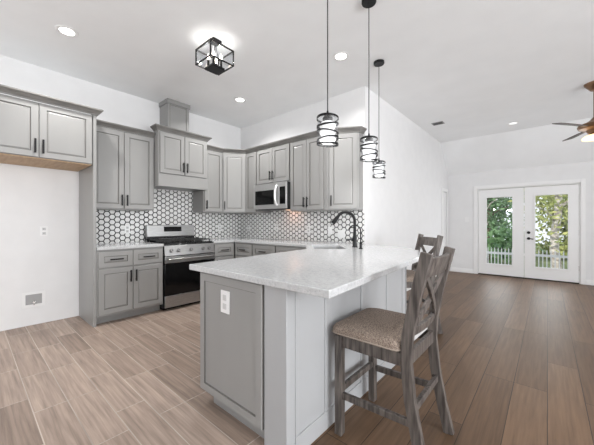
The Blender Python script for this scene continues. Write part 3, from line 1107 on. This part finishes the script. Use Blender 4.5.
st1 = make_stool()
st1.location = (-.664, 1.602, 0)
st1.rotation_euler = (0, 0, R(-90))
tag(st1, 'weathered wooden counter stool with tweed seat, in front by the bar panel', 'stool', 'counter stools at the peninsula')
st2 = copy_tree(st1)
fd = Vector((-.70, -.71)).normalized()        # facing direction of the farther stool
st2.rotation_euler = (0, 0, math.atan2(fd.y, fd.x) + R(90))
st2.location = (-1.05 + fd.x * .2, 3.475 + fd.y * .2, 0)
tag(st2, 'weathered wooden counter stool mostly hidden behind the far countertop corner', 'stool', 'counter stools at the peninsula')


# ------------------------------------------------------------------ pendants
def make_pendant():
    """origin on the ceiling"""
    t = thing('pendant_light', '', 'pendant light')
    zt = -1.13
    MB().lathe([(.056, -.028), (.06, -.022), (.06, -.0005)]).build('canopy', BLACK, t)
    MB().cyl((0, 0, -.028), (0, 0, zt), .0035, n=8).build('stem', BLACK, t)
    MB().lathe([(.034, zt - .04), (.034, zt - .028), (.022, zt - .012), (.008, zt), (.006, zt + .02)]).build('socket', BLACK, t)
    z1, z0 = zt - .022, zt - .208
    MB().lathe([(.050, z0), (.066, z0 + .008), (.066, z1 - .014), (.05, z1), (.031, z1 + .004)], caps=False, n=28).build('clear_shade', GLASSP, t)
    prof = [(.02, z0 + .012)]
    for i in range(25):
        q = i / 24
        prof.append((.040 + .014 * abs(math.sin(PI * 3 * q)), z0 + .016 + (z1 - z0 - .05) * q))
    prof.append((.02, z1 - .03))
    MB().lathe(prof, n=24).build('frosted_shade', LAMPWHITE, t)
    n = 40
    for i, (q, tilt) in enumerate(((.05, 5), (.29, -9), (.55, 9), (.80, -8), (.97, 5))):
        zc = z1 - (z1 - z0) * q
        vs_, fs_ = [], []
        for k in range(n):
            a = 2 * PI * k / n
            rr = .071
            zz = zc + rr * math.sin(a + i * .6) * math.tan(R(tilt))
            hh = .004 + .004 * (1 + math.cos(a - 1 + i)) / 2
            for r_, z_ in ((rr - .002, zz - hh), (rr - .002, zz + hh), (rr + .002, zz + hh), (rr + .002, zz - hh)):
                vs_.append((r_ * math.cos(a), r_ * math.sin(a), z_))
        for k in range(n):
            k2 = (k + 1) % n
            for j in range(4):
                fs_.append((4 * k + j, 4 * k + (j + 1) % 4, 4 * k2 + (j + 1) % 4, 4 * k2 + j))
        MB().add(vs_, fs_).build('spiral_band', BLACK, t)
    return t


pd = make_pendant()
G = 'spiral pendants over the peninsula'
for i, (x, y, lb) in enumerate([(-1.10, 1.575, 'clear glass pendant with black spiral band, nearest and largest of the three in the photo'),
                                (-1.12, 2.20, 'clear glass spiral pendant hanging between the nearest and farthest ones'),
                                (-1.465, 3.125, 'clear glass spiral pendant farthest away, smallest of the three in the photo')]):
    o = pd if i == 0 else copy_tree(pd)
    o.location = (x, y, HC)
    o.rotation_euler = (0, 0, R(200 + 0 * i))
    tag(o, lb, 'pendant light', G)
    light('pendant_bulb', 'POINT', (x, y, HC - 1.38), 2.5, (1, .98, .95), radius=.04)

# ------------------------------------------------------------------ lantern on the ceiling
cx, cy = -2.556, 1.664
t = thing('ceiling_lantern', 'square black caged ceiling lantern with clear glass and candle bulbs', 'ceiling light', (cx, cy, HC))
MB().box(-.05, .05, -.05, .05, -.022, -.0005).build('canopy', BLACK, t, bevel=.003)
h = .132
zt, zb = -.10, -.25
fr = MB()
tk = .011
for z in (zt, zb):
    for s in (-1, 1):
        fr.box(-h - tk / 2, h + tk / 2, s * h - tk / 2, s * h + tk / 2, z - tk / 2, z + tk / 2)
        fr.box(s * h - tk / 2, s * h + tk / 2, -h, h, z - tk / 2, z + tk / 2)
for sx in (-1, 1):
    for sy in (-1, 1):
        fr.box(sx * h - tk / 2, sx * h + tk / 2, sy * h - tk / 2, sy * h + tk / 2, zb, zt)
        fr.beam((sx * h, sy * h, zt), (sx * .04, sy * .04, -.022), .005, .005)
fr.build('cage', BLACK, t)
m = MB()
for s in (-1, 1):
    m.box(-h + .006, h - .006, s * h - .0015, s * h + .0015, zb + .006, zt - .006)
    m.box(s * h - .0015, s * h + .0015, -h + .006, h - .006, zb + .006, zt - .006)
m.build('glass_panel', GLASSP, t)
MB().cyl((0, 0, -.022), (0, 0, -.275), .006, n=10).build('stem', BLACK, t)
MB().box(-.072, .072, -.072, .072, -.30, -.276).build('candle_tray', BLACK, t, bevel=.004)
for sx in (-1, 1):
    for sy in (-1, 1):
        c = MB().cyl((sx * .045, sy * .045, -.276), (sx * .045, sy * .045, -.20), .012, n=12).build('candle_sleeve', BLACK, t)
        MB().lathe([(.006, 0), (.015, .02), (.013, .04), (.002, .068)], (sx * .045, sy * .045, -.2), n=12).build('bulb', BULB, c)
for s in (-1, 1):
    light('lantern_bulb', 'POINT', (cx + s * .045, cy + s * .045, HC - .165), 1.7, (1, .98, .95), radius=.02)


# ------------------------------------------------------------------ recessed lights, vent
def downlight(label, x, y, lit=True):
    t = thing('recessed_light', label, 'ceiling light', (x, y, HC), 0, 'recessed ceiling lights')
    pr = [(.06, -.004), (.088, -.006), (.092, -.003), (.092, -.0005), (.06, -.0005)]
    m = MB()
    vs_, fs_ = [], []
    n = 32
    for r, z in pr:
        vs_ += [(r * math.cos(2 * PI * j / n), r * math.sin(2 * PI * j / n), z) for j in range(n)]
    k = len(pr)
    for i in range(k):
        for j in range(n):
            fs_.append((i * n + j, i * n + (j + 1) % n, ((i + 1) % k) * n + (j + 1) % n, ((i + 1) % k) * n + j))
    m.add(vs_, fs_).build('trim_ring', TRIM, t)
    MB().lathe([(.0595, -.003), (.0595, -.0006)], n=32).build('lens', LENS if lit else LENSOFF, t)
    if lit:
        light('downlight_beam', 'AREA', (x, y, HC - .012), 11, (1, .98, .96), (0, 0, 0), .11).data.spread = R(148)


downlight('lit recessed ceiling light nearest the refrigerator bay', -3.506, .643)
downlight('lit recessed ceiling light beyond the lantern, in front of the range corner', -3.495, 2.711)
downlight('lit recessed ceiling light between the pendant stems', -1.733, 2.739)
downlight('dim recessed light in the living room ceiling near the fan', -.483, 6.69, False)
t = thing('ceiling_vent', 'small dark slatted air vent in the living room ceiling', 'vent', (-1.538, 5.773, HC), 0)
t.scale = (.74, .85, 1)
m = MB()
m.box(-.13, .13, -.09, -.07, -.008, -.0005).box(-.13, .13, .07, .09, -.008, -.0005).box(-.13, -.11, -.07, .07, -.008, -.0005).box(.11, .13, -.07, .07, -.008, -.0005)
m.build('frame', mat('grey vent frame', (.3, .3, .3), .5), t)
MB().box(-.11, .11, -.07, .07, -.0025, -.0008).build('duct', SLOT, t)
m = MB()
for k in range(6):
    y = -.055 + k * .022
    m.beam((-.108, y, -.006), (.108, y, -.006), .012, .0015, up=(0, .6, .8))
m.build('slats', mat('dark vent slats', (.12, .12, .12), .5), t)

# ------------------------------------------------------------------ ceiling fan
fx, fy = .478, 5.48
t = thing('ceiling_fan', 'bronze ceiling fan with dark blades and amber light bowls', 'ceiling fan', (fx, fy, HC))
MB().lathe([(.03, -.10), (.045, -.095), (.065, -.07), (.085, -.045), (.105, -.02), (.11, -.0005)]).build('canopy', BRONZE, t)
MB().cyl((0, 0, -.09), (0, 0, -.46), .016, n=12).build('downrod', BRONZE, t)
MB().lathe([(.05, -.67), (.07, -.66), (.09, -.62), (.16, -.60), (.175, -.57), (.165, -.545), (.10, -.52), (.05, -.49), (.025, -.455)], n=32).build('motor_housing', BRONZE, t)
for k in range(3):
    a = R(-127 + 120 * k)
    ca, sa = math.cos(a), math.sin(a)
    iron = MB()
    iron.beam((.12, 0, -.59), (.24, 0, -.585), .05, .008)
    i_ = None
    bl = MB()
    n = 10
    vs_, fs_ = [], []
    for i in range(n + 1):
        q = i / n
        r = .2 + .45 * q
        wd = .058 + .018 * q
        if q > .9:
            wd *= .72
        tl = R(-14)
        for sgn, zz in ((-1, -.004), (1, -.004), (1, .004), (-1, .004)):
            vs_.append((r, sgn * wd * math.cos(tl), -.58 + zz + sgn * wd * math.sin(tl)))
    fs_ = [(0, 1, 2, 3), tuple(4 * n + k2 for k2 in (3, 2, 1, 0))]
    for i in range(n):
        for k2 in range(4):
            fs_.append((4 * i + k2, 4 * i + 4 + k2, 4 * i + 4 + (k2 + 1) % 4, 4 * i + (k2 + 1) % 4))
    b_ = bl.add(vs_, fs_).build('blade', BLADE, t, rot=(0, 0, a))
    iron.build('blade_bracket', BRONZE, b_)
lk = MB().lathe([(.03, -.72), (.07, -.715), (.075, -.69), (.05, -.672)]).build('light_fitter', BRONZE, t)
MB().lathe([(.085, -.745), (.128, -.74), (.128, -.72), (.10, -.695), (.076, -.685)], n=32).build('light_bowl', AMBER, lk)

# ------------------------------------------------------------------ outside the french doors
structure(MB().box(-14, 14, YD + T + .001, 34, -1.0, -.75).build('ground', LAWN), 'lawn beyond the deck', 'ground')
o = MB().box(-3.2, 2.6, YD + T + .002, 10.6, -.62, -.52).build('deck', DECKM)
structure(o, 'grey deck outside the french doors', 'deck')
FENCE = mat('white fence paint', (.8, .8, .8), .5)
t = thing('picket_railing', 'white picket railing outside the french doors', 'railing', (0, 10.4, -.52))
MB().box(-3.1, 2.5, -.02, .02, .12, .17).build('bottom_rail', FENCE, t)
MB().box(-3.1, 2.5, -.025, .025, .78, .84).build('top_rail', FENCE, t)
for k in range(64):
    x = -2.95 + k * .084
    MB().prism([(x - .0115, -.045), (x + .0115, -.045), (x + .0115, -.0255), (x - .0115, -.0255)], .05, .93).add(
        [(x - .0115, -.045, .93), (x + .0115, -.045, .93), (x, -.045, .985), (x - .0115, -.0255, .93), (x + .0115, -.0255, .93), (x, -.0255, .985)],
        [(0, 1, 2), (5, 4, 3), (0, 2, 5, 3), (1, 4, 5, 2)]).build('picket', FENCE, t, smooth=False)


def tree(name, label, x, y, zb, h, r, trunk_r, leaf, bark, n, size, low=.3, seed=1, cat='tree'):
    rnd = random.Random(seed)
    t = thing(name, label, cat, (x, y, zb))
    pts = [(.06 * math.sin(k * 1.3 + seed), .06 * math.cos(k + seed), h * .85 * k / 8) for k in range(9)]
    MB().tube(pts, trunk_r, 10, rs=[trunk_r * (1 - .07 * k) for k in range(9)]).build('trunk', bark, t)
    m = MB()
    # branches
    br = MB()
    for k in range(7):
        z = h * (.3 + .08 * k)
        a = k * 2.4 + seed
        br.tube([(0, 0, z), (r * .4 * math.cos(a), r * .4 * math.sin(a), z + .35), (r * .8 * math.cos(a), r * .8 * math.sin(a), z + .5)], .03, 6, rs=[trunk_r * .4, trunk_r * .25, .012])
    br.build('branches', bark, t)
    clumps = [(r * .75 * rnd.uniform(-1, 1), r * .75 * rnd.uniform(-1, 1), h * rnd.uniform(low, 1)) for _ in range(26)]
    for i in range(n):
        c = rnd.choice(clumps)
        p = Vector((c[0] + rnd.gauss(0, r * .22), c[1] + rnd.gauss(0, r * .22), max(h * low * .5, c[2] + rnd.gauss(0, h * .07))))
        u = Vector((rnd.gauss(0, 1), rnd.gauss(0, 1), rnd.gauss(0, 1))).normalized()
        v = u.orthogonal().normalized()
        s = size * rnd.uniform(.6, 1.3)
        m.add([p - u * s, p + v * s * .45, p + u * s, p - v * s * .45], [(0, 1, 2, 3)])
    m.build('foliage', leaf, t, smooth=False, fix=False)
    return t


tree('tree', 'dense dark green tree seen through the left door pane', -2.1, 16.0, -.75, 5.6, 1.7, .12, LEAF_D, BARKD, 3400, .15, .08, 3)
tree('tree', 'pale trunked tree at the left edge of the left door pane', -1.72, 12.2, -.75, 4.2, .55, .06, LEAF_D, BARK, 420, .08, .5, 5)
tree('tree', 'yellow green birch with thick pale trunk behind the right door pane', .22, 12.4, -.75, 5.2, 1.2, .14, LEAF_M, BARK, 1500, .085, .3, 8)
tree('bush', 'yellow green bushy tree low behind the railing, right door pane', 1.5, 21.0, -.75, 3.6, 1.8, .1, LEAF_M, BARKD, 3400, .15, .1, 11)
tree('tree', 'mid green tree farthest behind the dark tree, left door pane', -3.6, 26.0, -.75, 5.2, 1.6, .13, LEAF_D, BARKD, 2000, .17, .15, 14)
